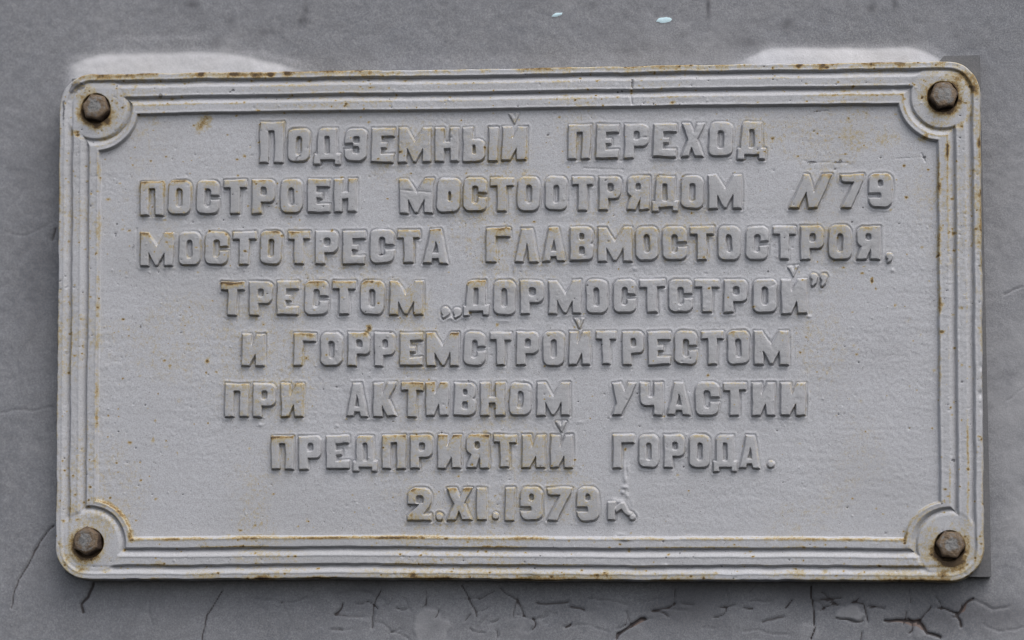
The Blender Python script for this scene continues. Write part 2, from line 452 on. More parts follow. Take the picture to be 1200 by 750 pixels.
RUST += (d_out > 14) * np.exp(-((np.hypot(GX - bolts[0][0], GY - bolts[0][1]) - 38) / 2.6) ** 2) * (GY > 60) * (GX < 90) * (.40 + .3 * N(8, 46))
re_ = np.exp(-((d_field + .5) / 2.2) ** 2)
RUST += re_ * (GX > PW - 60) * (.45 + .6 * N((30, 14), 47)) * sstep(480, 250, GY)
RUST += re_ * (GX < 60) * (.30 + .5 * N((30, 16), 48))
RUST += np.exp(-((GY - PH + 5) / 7) ** 2) * (.28 + .55 * N((30, 10), 49)) * (d_out > -1)
RUST += np.exp(-((GX - PW + 6) / 6) ** 2) * (.30 + .55 * N((14, 18), 50)) * sstep(430, 150, GY)
# letters' top edges
RUST += TOPRUST * lt * (.95 + .45 * N((9, 5), 51) + .35 * N(4, 68)) * 1.25
RUST += np.exp(-((LET - .3) / 1.3) ** 2) * (.06 + .55 * sstep(.05, 1.0, N(26, 52)))* (.45 + .75 * sstep(820, 200, GX + .9 * GY))
for x, y, r, a, ry in [(238, 143, 7, .85, 8), (233, 150, 5, .7, 6), (244, 138, 5, .6, 5), (245, 146, 4, .35, 6), (433, 384, 3.4, 1.5, 4), (430, 389, 3.5, .8, 3), (243, 423, 2.0, 1.2, 2.2), (199, 429, 2.6, .8, 2.2), (184, 391, 2, .5, 2),
                       (164, 440, 2.2, .5, 2), (179, 516, 2.6, .7, 4), (195, 524, 4, .4, 3), (208, 531, 2, .6, 2), (1010, 320, 2.2, 1.0, 1.4), (1022, 329, 1.8, 1.6, 3), (1026, 338, 1.6, 1.2, 1.8), (1049, 358, 1.6, 1.0, 1.6),
                       (1065, 375, 4, .4, 4), (1080, 391, 5, .38, 5), (1095, 434, 2, .9, 2), (1080, 290, 2, .6, 1.6), (1063, 298, 1.4, .8, 1.4), (996, 160, 12, .33, 8), (1040, 165, 14, .30, 9), (583, 381, 2, 1.0, 2),
                       (1000, 405, 5, .32, 6), (1009, 470, 3, .45, 3), (210, 470, 4, .35, 6), (182, 493, 2, .5, 2), (148, 320, 2, .5, 3), (360, 610, 2.4, .7, 3), (240, 640, 5, .35, 5), (1082, 163, 6, .85, 4), (1085, 160, 3, .8, 3),
                       (118, 150, 3, .6, 4), (86, 157, 4, .75, 4), (1109, 178, 2.6, 1.0, 8), (1112, 172, 2.4, .8, 6), (1101, 220, 2.4, .9, 5), (1102, 268, 2.2, .8, 4), (1104, 358, 2.6, .7, 6), (1147, 168, 3, 1.2, 5), (1150, 225, 2, .9, 3),
                       (80, 655, 7, .55, 8), (95, 668, 9, .55, 5), (125, 670, 7, .8, 4), (188, 660, 5, .4, 5), (72, 640, 4, .5, 5), (1106, 672, 6, .75, 4), (1120, 668, 8, .75, 5), (1130, 664, 6, .7, 5), (1126, 88, 10, .62, 5), (1136, 96, 5, .6, 8),
                       (1140, 105, 4, .7, 6), (1118, 100, 6, .55, 5), (1137, 130, 4, .55, 10), (1126, 150, 4, .5, 4), (1100, 145, 12, .45, 4), (113, 150, 4, .7, 5), (128, 143, 4, .6, 5), (127, 132, 3, .5, 5), (483, 604, 3, .5, 4), (497, 683, 6, .7, 3), (165, 88, 8, .6, 4),
                       (236, 88, 5, 1.0, 4), (318, 88, 3, 1.2, 4), (337, 86, 3, 1.2, 4), (300, 90, 6, .6, 3), (160, 103, 4, .8, 2), (275, 88, 8, .6, 4), (421, 82, 6, 1.1, 2.5), (541, 80, 6, 1.0, 3), (963, 78, 5, .9, 4), (937, 78, 4, 1.0, 4), (1055, 76, 6, .8, 4),
                       (280, 665, 4, .5, 4), (484, 674, 4, .8, 3), (710, 673, 4, .7, 3), (700, 674, 3, .7, 3), (310, 676, 8, .55, 3), (940, 671, 8, .4, 4), (967, 670, 3, .7, 3), (840, 672, 3, .6, 2)]:
    RUST += blob(x, y, r, a, ry)
for n_, (bx, by) in enumerate(bolts):
    rb = np.hypot(GX - bx, GY - by)
    an = np.arctan2(GY - by, GX - bx)
    lowside = .62 + .55 * np.sin(an + [-.5, .35, -.7, 0][n_])
    RUST += np.exp(-((rb - 18) / 6.0) ** 2) * lowside * 1.2 + sstep(19.0, 16.5, rb) * .9
WORN += blob(93, 101, 9, 1.3, 4.5) + blob(86, 107, 5, 1.0, 4) + blob(76, 131, 2.2, .9, 18) + blob(621, 678, 14, .9, 3) + blob(74, 642, 5, .5, 6)
for x, y, r, a, ry in [(951, 190, 8, .9, 2), (982, 190, 9, .8, 2), (1083, 184, 4, .8, 3), (958, 131, 10, .6, 1.6), (733, 577, 4, .4, 3), (189, 113, 3, 1.2, 3), (157, 290, 3, .6, 14), (130, 373, 1.5, .8, 2), (165, 382, 1.4, 1.0, 3),
                       (129, 406, 3, .6, 2), (900, 318, 2.2, .8, 2), (1028, 364, 2, .7, 2), (444, 285, 2, .5, 4), (1110, 176, 3, .8, 10), (370, 297, 3, .4, 6), (948, 300, 4, .3, 3), (1112, 97, 10, .55, 6), (1095, 95, 12, .5, 5), (1130, 145, 6, .5, 6),
                       (100, 108, 14, .35, 6), (1154, 440, 3.5, 1.3, 30), (1155, 490, 2.5, 1.2, 20), (1150, 300, 3, .7, 26), (741, 100, 2, .8, 5)]:
    WORN += blob(x, y, r, a, ry)
sk = random.Random(21)
for i in range(1500):                     # pinpricks of rust and dark pits in the paint
    if sk.random() < .45:
        bx, by = sk.uniform(0, PW), sk.uniform(0, PH)
    elif sk.random() < .5:
        bx, by = sk.uniform(0, PW), (sk.uniform(0, 48) if sk.random() < .6 else PH - sk.uniform(0, 48))
    elif sk.random() < .5:
        bx, by = abs(sk.gauss(0, 190)), abs(sk.gauss(0, 200))
    else:
        bx, by = (sk.uniform(0, 50) if sk.random() < .5 else PW - sk.uniform(0, 50)), sk.uniform(0, PH)
    if not (1 < bx < PW - 1 and 1 < by < PH - 1):
        continue
    i0, j0 = int((bx + PAD) / STEP), int((by + PAD) / STEP)
    sl = (slice(max(j0 - 6, 0), j0 + 7), slice(max(i0 - 6, 0), i0 + 7))
    r = sk.uniform(.6, 1.35) * (1.5 if sk.random() < .06 else 1)
    sp_ = np.exp(-((GX[sl] - bx) / (r * sk.uniform(.8, 1.7))) ** 2 - ((GY[sl] - by) / r) ** 2)
    if sk.random() < .62:
        RUST[sl] += sk.uniform(.5, 1.5) * sp_
    else:
        WORN[sl] += sk.uniform(.5, 1.1) * sp_
        HGT[sl] -= .5 * sp_
GRIME = lt * (.85 + .25 * N(18, 60)) + .28 * (d_field < 0) * (1 + .6 * N((50, 50), 63)) + .35 * sstep(.2, 1.0, N((70, 40), 61))
RUST += .24 * sstep(-.3, .8, N(48, 62)) + .30 * sstep(50, 24, r_bolt) * sstep(-.5, .6, N(10, 66))  + .05 * sstep(9, 2, LET) + .05 * (d_field < 1) * (d_out > -1)
WORN += .62 * np.exp(-((LET - .45) / .70) ** 2) * sstep(-.7, .7, N(9, 69))
GRIME += .5 * np.exp(-((LET - 1.5) / 1.6) ** 2) * sstep(-.4, .8, N(7, 65))
RUST = np.clip(RUST, 0, 2)

# ------------------------------------------------------------------ which part each spot of the relief belongs to
REG = np.ones(GX.shape, int)                                    # 1 panel
REG[d_field < .4] = 4                                            # 4 inner rib
REG[(d_inner < 0) & (d_field < .4)] = 3                          # 3 middle rib
REG[(d_inner < 0) & (r_bolt < 40) & (d_out > 12.8)] = 5          # 5 bolt pads
REG[d_out < 12.8] = 2                                            # 2 rim
REG[d_out < -3.2] = 0
side = np.zeros(GX.shape, int)
side[GY > PH - 60] = 1
mid = (GY > 55) & (GY < PH - 55)
side[mid & (GX < PW / 2)] = 2
side[mid & (GX > PW / 2)] = 3
REG[REG == 3] = (30 + side)[REG == 3]
q4 = (GX > PW / 2).astype(int) + 2 * (GY > PH / 2).astype(int)
REG[REG == 5] = (50 + q4)[REG == 5]
word_of = {}
for wi, w_ in enumerate(words):
    for l in w_:
        word_of[l] = wi
wmap = np.array([word_of[i] for i in range(len(letters))])
nearL = (LET < 3.6) & (REG == 1)
REG[nearL] = 200 + wmap[LID[nearL]]
onL = (LET < 1.4) & (LID >= 0) & (d_field > .4)
REG[onL] = 1000 + LID[onL]

# ------------------------------------------------------------------ materials
def nodes(name):
    m = bpy.data.materials.new(name)
    m.use_nodes = True
    nt = m.node_tree
    nt.nodes.clear()
    out = nt.nodes.new('ShaderNodeOutputMaterial')
    b = nt.nodes.new('ShaderNodeBsdfPrincipled')
    nt.links.new(b.outputs[0], out.inputs[0])
    return m, nt, b


class G:
    """small helper to write node graphs"""
    def __init__(s, nt):
        s.nt = nt

    def link(s, a, b):
        if isinstance(a, (int, float)):
            b.default_value = a
        elif isinstance(a, tuple):
            b.default_value = a if len(a) == len(b.default_value) else a + (1,)
        else:
            s.nt.links.new(a, b)

    def coord(s):
        return s.nt.nodes.new('ShaderNodeTexCoord').outputs['Object']

    def attr(s, n):
        a = s.nt.nodes.new('ShaderNodeAttribute')
        a.attribute_name = n
        return a.outputs['Fac']

    def noise(s, vec, scale, detail=4, rough=.6, dist=0):
        n = s.nt.nodes.new('ShaderNodeTexNoise')
        n.inputs['Scale'].default_value = scale
        n.inputs['Detail'].default_value = detail
        n.inputs['Roughness'].default_value = rough
        n.inputs['Distortion'].default_value = dist
        s.nt.links.new(vec, n.inputs['Vector'])
        return n.outputs['Fac']

    def math(s, op, a, b=0.0, c=0.0, clamp=False):
        n = s.nt.nodes.new('ShaderNodeMath')
        n.operation = op
        n.use_clamp = clamp
        s.link(a, n.inputs[0]); s.link(b, n.inputs[1]); s.link(c, n.inputs[2])
        return n.outputs[0]

    def ramp(s, f, a, b):
        n = s.nt.nodes.new('ShaderNodeMapRange')
        n.interpolation_type = 'SMOOTHSTEP'
        s.link(f, n.inputs['Value'])
        n.inputs['From Min'].default_value = a
        n.inputs['From Max'].default_value = b
        return n.outputs[0]

    def mix(s, f, a, b):
        n = s.nt.nodes.new('ShaderNodeMix')
        n.data_type = 'RGBA'
        s.link(f, n.inputs[0]); s.link(a, n.inputs[6]); s.link(b, n.inputs[7])
        return n.outputs[2]

    def scalevec(s, v, sc):
        n = s.nt.nodes.new('ShaderNodeMapping')
        n.inputs['Scale'].default_value = sc
        s.nt.links.new(v, n.inputs['Vector'])
        return n.outputs[0]

    def bump(s, hgt, strength, dist):
        n = s.nt.nodes.new('ShaderNodeBump')
        n.inputs['Strength'].default_value = strength
        n.inputs['Distance'].default_value = dist
        s.nt.links.new(hgt, n.inputs['Height'])
        return n.outputs[0]


def mat_plate():
    m, nt, b = nodes('silver_paint_on_cast_iron')
    g = G(nt)
    v = g.coord()
    n1 = g.noise(v, 18, 5, .6)
    n2 = g.noise(v, 420, 4, .65)
    n3 = g.noise(g.scalevec(v, (1, 1, 4)), 130, 4, .6)
    base = g.mix(n1, (.375, .380, .406), (.43, .435, .463))
    base = g.mix(g.math('MULTIPLY', g.ramp(n3, .45, .75), .5), base, (.35, .35, .365))
    base = g.mix(g.math('MULTIPLY', g.attr('grime'), .52), base, (.265, .264, .266))
    base = g.mix(g.math('MULTIPLY', g.ramp(g.noise(v, 1000, 3, .7), .38, .66), .55), base, (.27, .27, .28))
    # fine dark specks
    sp = g.ramp(g.noise(v, 1100, 2, .5), .64, .74)
    spm = g.math('MULTIPLY', sp, g.ramp(g.noise(v, 30, 3, .6), .35, .62))
    base = g.mix(g.math('MULTIPLY', spm, .7), base, (.13, .115, .10))
    worn = g.ramp(g.math('ADD', g.attr('worn'), g.math('MULTIPLY', g.math('SUBTRACT', n2, .5), 1.6)), .45, .75)
    base = g.mix(worn, base, (.115, .115, .125))
    # rust: a pale yellow stain first, orange then dark brown where there is more
    r = g.attr('rust')
    big = g.math('ADD', g.math('MULTIPLY', g.noise(v, 130, 4, .65, .5), .45), g.math('MULTIPLY', g.noise(v, 420, 3, .65), .62))
    fine = g.noise(v, 650, 4, .7)
    rr_ = g.math('ADD', r, g.math('MULTIPLY', g.math('SUBTRACT', big, .535), 2.6))
    rr_ = g.math('ADD', rr_, g.math('MULTIPLY', g.math('SUBTRACT', fine, .5), 1.5))
    gate = g.ramp(r, .03, .30)
    stain = g.math('MULTIPLY', g.math('MULTIPLY', g.ramp(rr_, .15, .80), gate), .66)
    base = g.mix(stain, base, (.34, .27, .12))
    rust = g.math('MULTIPLY', g.math('MULTIPLY', g.ramp(rr_, .68, 1.15), gate), .88)
    rc = g.mix(g.ramp(fine, .35, .65), (.125, .078, .028), (.28, .18, .060))
    base = g.mix(rust, base, rc)
    deep = g.math('MULTIPLY', g.ramp(rr_, 1.10, 1.6), .85)
    base = g.mix(deep, base, (.045, .028, .018))
    g.link(base, b.inputs['Base Color'])
    g.link(g.math('ADD', .50, g.math('MULTIPLY', g.math('MAXIMUM', rust, stain), .35)), b.inputs['Roughness'])
    b.inputs['Specular IOR Level'].default_value = .38
    hb = g.math('ADD', g.math('MULTIPLY', n2, .6), g.math('MULTIPLY', g.noise(v, 1500, 2, .5), .4))
    hb = g.math('SUBTRACT', hb, g.math('MULTIPLY', rust, .35))
    g.link(g.bump(hb, .42, .0006), b.inputs['Normal'])
    return m


def mat_bolt():
    m, nt, b = nodes('corroded_bolt_steel')
    g = G(nt)
    v = g.coord()
    oi = nt.nodes.new('ShaderNodeObjectInfo')
    add = nt.nodes.new('ShaderNodeVectorMath')
    add.operation = 'ADD'
    nt.links.new(v, add.inputs[0])
    nt.links.new(oi.outputs['Location'], add.inputs[1])
    v2 = add.outputs[0]
    n = g.noise(v2, 220, 5, .65)
    r = g.math('ADD', g.attr('rust'), g.math('MULTIPLY', g.math('SUBTRACT', n, .5), 1.5))
    base = g.mix(g.noise(v2, 500, 3, .6), (.085, .085, .086), (.215, .213, .21))
    base = g.mix(g.ramp(r, .28, .75), base, (.12, .08, .045))
    base = g.mix(g.ramp(r, .75, 1.2), base, (.045, .027, .018))
    g.link(base, b.inputs['Base Color'])
    b.inputs['Roughness'].default_value = .55
    b.inputs['Specular IOR Level'].default_value = .5
    g.link(g.bump(g.noise(v2, 450, 5, .7), .9, .0016), b.inputs['Normal'])
    return m


def mat_wall():
    m, nt, b = nodes('dull_grey_wall_paint')
    g = G(nt)
    v = g.coord()
    n1 = g.noise(v, 5, 5, .6)
    n2 = g.noise(v, 40, 5, .65)
    n3 = g.noise(v, 800, 3, .7)
    base = g.mix(g.ramp(n1, .3, .7), (.140, .147, .166), (.200, .204, .222))
    base = g.mix(g.math('MULTIPLY', g.ramp(n2, .38, .72), .5), base, (.135, .138, .150))
    base = g.mix(g.math('MULTIPLY', g.ramp(n3, .35, .72), .6), base, (.28, .28, .29))
    base = g.mix(g.math('MULTIPLY', g.ramp(g.noise(v, 1100, 2, .6), .5, .72), .45), base, (.10, .10, .11))
    vein = g.math('SUBTRACT', 1.0, g.math('MULTIPLY', g.math('ABSOLUTE', g.math('SUBTRACT', g.noise(v, 16, 5, .6, 1.2), .5)), 22.0), 0, True)
    base = g.mix(g.math('MULTIPLY', vein, .28), base, (.12, .122, .135))
    base = g.mix(g.math('MULTIPLY', g.ramp(g.noise(v, 22, 4, .6, .6), .56, .72), .40), base, (.25, .252, .265))
    base = g.mix(g.math('MULTIPLY', g.attr('pale'), .8), base, (.33, .33, .345))
    base = g.mix(g.math('MULTIPLY', g.attr('smudge_shade'), 1.0, 0, True), base, (.085, .085, .095))
    sp = g.math('ADD', g.attr('spray'), g.math('MULTIPLY', g.math('SUBTRACT', n3, .5), .25))
    base = g.mix(g.ramp(sp, -.05, 1.25), base, (.60, .60, .63))
    base = g.mix(g.ramp(g.attr('bare'), .3, .7), base, g.mix(n2, (.12, .085, .075), (.22, .17, .15)))
    base = g.mix(g.math('MULTIPLY', g.ramp(g.attr('crack'), .2, .85), .9), base, (.040, .032, .032))
    base = g.mix(g.ramp(g.attr('blue'), .35, .65), base, (.47, .62, .68))
    g.link(base, b.inputs['Base Color'])
    b.inputs['Roughness'].default_value = .62
    b.inputs['Specular IOR Level'].default_value = .3
    hb = g.math('ADD', g.math('MULTIPLY', n3, .6), g.math('MULTIPLY', n2, .5))
    g.link(g.bump(hb, .35, .0008), b.inputs['Normal'])
    return m


def mat_backing():
    m, nt, b = nodes('grey_backing_paint')
    g = G(nt)
    v = g.coord()
    n2 = g.noise(v, 60, 5, .65)
    n3 = g.noise(v, 800, 3, .7)
    base = g.mix(n2, (.082, .083, .090), (.120, .120, .128))
    base = g.mix(g.math('MULTIPLY', g.ramp(n3, .4, .7), .3), base, (.19, .19, .195))
    g.link(base, b.inputs['Base Color'])
    b.inputs['Roughness'].default_value = .6
    g.link(g.bump(n3, .3, .0006), b.inputs['Normal'])
    return m


M_PLATE, M_BOLT, M_WALL, M_BACK = mat_plate(), mat_bolt(), mat_wall(), mat_backing()


# ------------------------------------------------------------------ mesh builders
def link(o, parent=None):
    COL.objects.link(o)
    if parent is not None:
        o.parent = parent
    return o


def grid_mesh(name, co, nrm, quads, mat, attrs, parent=None):
    me = bpy.data.meshes.new(name)
    nv, nf = len(co), len(quads)
    me.vertices.add(nv)
    me.vertices.foreach_set('co', co.astype(np.float32).ravel())
    me.loops.add(nf * 4)
    me.loops.foreach_set('vertex_index', quads.astype(np.int32).ravel())
    me.polygons.add(nf)
    me.polygons.foreach_set('loop_start', (np.arange(nf) * 4).astype(np.int32))
    me.polygons.foreach_set('use_smooth', np.ones(nf, bool))
    me.update(calc_edges=True)
    for k, a in attrs.items():
        at_ = me.attributes.new(k, 'FLOAT', 'POINT')
        at_.data.foreach_set('value', a.astype(np.float32))
    me.materials.append(mat)
    if nrm is not None:
        me.normals_split_custom_set_from_vertices(nrm.astype(np.float32))
    return link(bpy.data.objects.new(name, me), parent)


def units(xq, yq, h):
    """plate units -> metres around the plaque's centre"""
    return np.stack([(xq - PW / 2) * K, -(h - ZREF) * K, (PH / 2 - yq) * K], -1)


# ------------------------------------------------------------------ the wall behind (one sheet, its relief in its vertices)
WALL_H = -26.0                                                   # lies this many units behind the panel
ws = 1.6
wx = np.arange(-170, PW + 170, ws)
wy = np.arange(-150, PH + 150, ws)
WNX, WNY = len(wx), len(wy)
VX, VY = np.meshgrid(wx, wy)


def WN(cell, seed):
    return noise_grid(0, 0, WNX, WNY, ws, cell, seed)


def wat(x, y):
    return at(x, y, WALL_H)


WH = .55 * WN(70, 100) + .35 * WN(22, 101) + .20 * WN(6, 102) + .12 * WN(3.4, 103)
JX, JY = VX + 2.2 * WN(16, 104) + 1.0 * WN(6, 105), VY + 2.2 * WN(16, 106) + 1.0 * WN(6, 107)
CR = np.zeros(VX.shape)
cracks = [  # polyline in the photo, width, depth
 ([(62, 615), (52, 628), (40, 648), (34, 658), (20, 680), (16, 690), (15, 712)], 1.3, .9),
 ([(110, 683), (104, 697), (96, 706), (96, 718)], 2.4, 1.0), ([(262, 690), (252, 705), (241, 720), (237, 750)], 1.3, .9),
 ([(447, 690), (440, 710), (436, 735)], 1.4, .8), ([(498, 690), (500, 712)], 1.2, .6), ([(540, 685), (550, 705), (557, 722)], 1.8, .8), ([(585, 690), (603, 702), (612, 722)], 1.6, .7),
 ([(628, 706), (650, 706), (668, 705)], 1.6, .8), ([(670, 711), (686, 715)], 2.0, .9), ([(622, 724), (642, 719)], 1.4, .5), ([(724, 742), (738, 734), (752, 726), (757, 727)], 2.2, 1.3), ([(765, 717), (782, 712), (792, 707)], 1.7, .8),
 ([(722, 748), (724, 741)], 2.0, 1.1), ([(395, 720), (425, 722)], 1.6, .6), ([(418, 707), (428, 706)], 1.8, .6), ([(800, 707), (812, 708)], 1.5, .6), ([(842, 713), (860, 711)], 1.7, .7), ([(895, 730), (905, 727), (919, 724)], 1.6, .7),
 ([(950, 690), (952, 705), (955, 722), (956, 738), (950, 750)], 1.1, 1.3), ([(1066, 690), (1067, 708)], 1.1, .6), ([(998, 704), (1010, 706), (1014, 716), (1019, 730)], 1.5, .9), ([(1018, 708), (1038, 712)], 1.6, .7),
 ([(1038, 726), (1052, 727), (1064, 729), (1078, 728)], 1.7, 1.2), ([(1098, 711), (1115, 716), (1122, 718), (1132, 708), (1140, 703)], 1.5, 1.1), ([(1120, 718), (1127, 728), (1128, 736)], 1.6, 1.2), ([(1078, 730), (1088, 743), (1104, 747)], 1.8, 1.3),
 ([(66, 270), (62, 282)], 1.6, .8), ([(690, 703), (712, 700), (735, 705)], 1.1, .5), ([(660, 735), (690, 731), (712, 738)], 1.0, .45), ([(850, 690), (853, 703), (846, 712)], 1.2, .5), ([(790, 708), (790, 690)], 1.5, .7),
 ([(300, 700), (330, 706), (362, 702)], 1.0, .45), ([(330, 706), (338, 726), (334, 750)], .9, .4), ([(180, 690), (172, 712), (178, 735)], 1.0, .4), ([(870, 742), (890, 738), (925, 745)], 1.0, .4), ([(1140, 703), (1160, 712), (1182, 708)], 1.0, .5),
 ([(1150, 730), (1170, 738), (1200, 734)], .9, .35), ([(560, 700), (580, 694)], 1.4, .6), ([(470, 700), (482, 716)], 1.2, .5), ([(0, 482), (32, 481), (62, 479)], 1.0, .35), ([(5, 273), (30, 275), (62, 262)], 1.0, .25), ([(982, 727), (1000, 729), (1012, 728)], 1.6, .8), ([(1176, 345), (1196, 337)], 1.0, .5), ([(1180, 470), (1200, 455)], 1, .35),
 ([(760, 704), (770, 700)], 1.3, .5), ([(880, 707), (905, 706)], 1.5, .5), ([(455, 744), (470, 738)], 1.2, .4), ([(1090, 709), (1083, 722), (1076, 732)], 1.4, .8), ([(570, 722), (560, 735)], 1.2, .4)]
ck = random.Random(77)
for i in range(46):                       # blistered paint under the plaque: shadows of its lifted lips put into crack colour
    x, y = ck.uniform(370, 1130), ck.triangular(688, 748, 708)
    ln, a0 = ck.uniform(8, 24), ck.gauss(0, .45)
    if ck.random() < .25:
        a0 += 1.4
    c0 = ck.uniform(-.05, .05)
    pts = [(x, y)]
    for k in range(4):
        a0 += c0 * ln / 2
        pts.append((pts[-1][0] + ln / 4 * math.cos(a0), pts[-1][1] + ln / 4 * math.sin(a0)))
    cracks.append((pts, ck.uniform(.9, 1.8), ck.uniform(.35, .95)))
for pts, wd, a in cracks:
    q = [wat(*p) for p in pts]
    CR += a * np.exp(-(sd_line(JX, JY, q) / (wd * .85)) ** 2)
WH -= 2.6 * np.clip(CR, 0, 1.3)
PALE = (.45 + .60 * sstep(-.3, .9, WN(55, 110)) + .25 * WN(18, 111)) * sstep(PW - 40, PW + 70, VX + 12 * WN(40, 112)) * sstep(-PH * .05, PH * .5, VY + 30 * WN(50, 113))
PALE = np.clip(PALE, 0, 1)
SMU_SHADE = np.zeros(VX.shape)
BARE = np.zeros(VX.shape)
flakes = [  # outline in the photo, step of the paint edge, paleness
 ([(487, 722), (500, 714), (513, 712), (522, 725), (527, 735), (520, 752), (486, 752)], .9, .9), ([(980, 726), (985, 714), (996, 706), (1006, 708), (1013, 722), (1010, 730), (996, 729)], 1.6, 1.0),
 ([(1070, 735), (1078, 727), (1084, 736), (1096, 744), (1085, 752), (1070, 752)], .8, .5), ([(955, 735), (960, 750), (935, 752), (938, 728)], .9, .4), ([(395, 695), (412, 690), (452, 700), (440, 725), (395, 718)], -1.2, 0.0), ([(630, 722), (640, 716), (652, 718), (640, 728)], -1.0, 0.1)]
for pts, a, p in flakes:
    q = [wat(*z) for z in pts]
    d = sd_poly(JX, JY, q) + 3.2 * WN(9, 140) + 1.5 * WN(4, 141)
    WH += a * sstep(1.6, -1.6, d)
    PALE = np.maximum(PALE, .7 * p * sstep(2, -2, d) * (.8 + .4 * WN(12, 142)))
for pts in [[(1038, 726), (1060, 728), (1078, 726), (1080, 734), (1068, 733)], [(1078, 728), (1090, 742), (1080, 738), (1074, 733)], [(1122, 718), (1134, 706), (1130, 716)], [(753, 725), (758, 728), (742, 735), (736, 737)]]:
    d = sd_poly(JX, JY, [wat(*z) for z in pts])
    BARE = np.maximum(BARE, sstep(1.8, -1.2, d))
    WH -= .9 * sstep(1.6, -1.6, d)
SPR = np.zeros(VX.shape)


def wblob(x, y, r, ry):
    bx, by = wat(x, y)
    return np.exp(-((VX - bx) / r) ** 2 - ((VY - by) / ry) ** 2)


def spray(x0, x1, y0, y1, a, soft):
    (u0, v0), (u1, v1) = wat(x0, y0), wat(x1, y1)
    jy = VY + 1.6 * WN(30, 120) + .9 * WN(9, 121)
    return a * sstep(u0 - 12, u0 + 22, VX) * sstep(u1 + 22, u1 - 40, VX) * sstep(v0 - soft, v0 + soft, jy) * sstep(v1 + soft, v1 - soft * .3, jy)


HZ = 3.0 * WN(60, 130) + 1.2 * WN(14, 131)


def plume(x0, x1, ytop, a, soft, el, er, tail=.3):
    u0, v0 = wat(x0, ytop)
    u1, v1 = wat(x1, ytop)
    sl = (wat(x1, ytop - (x1 - x0) * .016)[1] - v0) / (u1 - u0)
    f = (VX - u0) / (u1 - u0)
    hump = 14.0 * sstep(.16, -.06, f) + 20.0 * sstep(1 - tail, 1.03, f) ** 1.3
    top = v0 + sl * (VX - u0) + hump + HZ * .45
    return a * sstep(u0 - el, u0 + el, VX) * sstep(u1 + er, u1 - er, VX) * sstep(top - soft, top + soft * .7, VY) * sstep(PH * .3, 20, VY) * (.86 + .14 * sstep(14, 2, VY - top)) * (1 + .10 * WN((30, 5), 132))


SPR = np.maximum(plume(82, 350, 64.0, .80, 6.5, 16, 36, .42), plume(872, 1112, 58.0, .88, 5.5, 34, 34, .24))
SPR = np.maximum(SPR, plume(78, 372, 58.0, .30, 7, 8, 34, .4))
SPR = np.maximum(SPR, plume(866, 1118, 53.0, .26, 6, 20, 24, .2))
SPR = np.maximum(SPR, spray(95, 300, 42, 90, .12, 7))
SPR = np.maximum(SPR, spray(120, 262, 40.5, 46, .20, 4.5))
SPR = np.maximum(SPR, spray(76, 86, 80, 120, .22, 5))
SPR = np.maximum(SPR, spray(1150, 1153, 70, 290, .14, 6))
SPR = np.maximum(SPR, spray(400, 860, 66, 76, .10, 5))
for x, y, r, ry, a in [(358, 12, 3.2, 16, .75), (352, 25, 3, 5, .5), (225, 5, 9, 5, .45), (271, 23, 5, 8, .4), (310, 38, 14, 5, .3), (253, 50, 8, 6, .35), (830, 8, 2.5, 12, .6), (923, 29, 7, 7, .55), (1022, 9, 6, 6, .5), (1048, 5, 3, 8, .5), (875, 48, 12, 5, .35),
                       (965, 18, 6, 8, .3), (695, 5, 8, 4, .35), (1003, 32, 4, 5, -.2), (40, 300, 30, 120, .22), (330, 30, 4, 4, .35), (150, 130, 2, 2, 0), (890, 50, 8, 6, .2), (735, 60, 14, 4, .15), (770, 18, 3, 3, .4), (1120, 42, 8, 2, .2)]:  # smudges and drips; the tall blob left of the plaque is its shadow, painted
    SMU_SHADE += 1.5 * a * wblob(x, y, r, ry) * (1 + .5 * WN(5, 122))
SMU_SHADE += .75 * sstep(-.3, .9, WN((70, 30), 123)) * sstep(PH - 10, PH + 10, VY) * sstep(PH + 75, PH + 30, VY) * sstep(260, 420, VX)  # patchy darker band on the wall along the plaque's lower edge
BLU = np.zeros(VX.shape)
for pts in [[(646, 19), (651, 15.5), (659, 15), (658, 17.5), (651, 19.5)], [(769, 25), (772, 21.5), (781, 20), (788, 22), (785, 25.5), (776, 27)]]:
    d = sd_poly(VX, VY, [wat(*z) for z in pts])
    BLU = np.maximum(BLU, sstep(1.2, -.9, d))
    WH += .8 * sstep(1.2, -.9, d)

WCO = units(VX, VY, WALL_H + WH)
# outer ring of the wall: the same sheet carried on, coarse, down to the pavement and well beyond the frame
ext_x0 = np.array([-4500., -2600., -1300., -600., -320.])
ext_y0 = np.array([-3000., -1500., -700., -320.])
fx = np.concatenate([ext_x0, wx, PW - ext_x0[::-1]])
fy = np.concatenate([ext_y0, wy, np.array([PH + 320., PH + 700, PH + 1500, PH / 2 + 1.6 / K])])
FX, FY = np.meshgrid(fx, fy)


def emb(a, fill=0.0):
    r = np.full(FX.shape, fill)
    r[len(ext_y0):len(ext_y0) + WNY, len(ext_x0):len(ext_x0) + WNX] = a
    return r


FH = emb(WH)
wco = units(FX, FY, WALL_H + FH).reshape(-1, 3)
wco[:, 2] += BASE_Z
idx = np.arange(FX.size).reshape(FX.shape)
wq = np.stack([idx[1:, :-1], idx[1:, 1:], idx[:-1, 1:], idx[:-1, :-1]], -1).reshape(-1, 4)
wall = grid_mesh('wall', wco, None, wq, M_WALL, {'crack': emb(CR).ravel(), 'pale': emb(PALE).ravel(), 'smudge_shade': emb(np.clip(SMU_SHADE, 0, 1)).ravel(),
                                                 'spray': emb(SPR).ravel(), 'bare': emb(BARE).ravel(), 'blue': emb(BLU).ravel()})
wall['kind'] = 'structure'

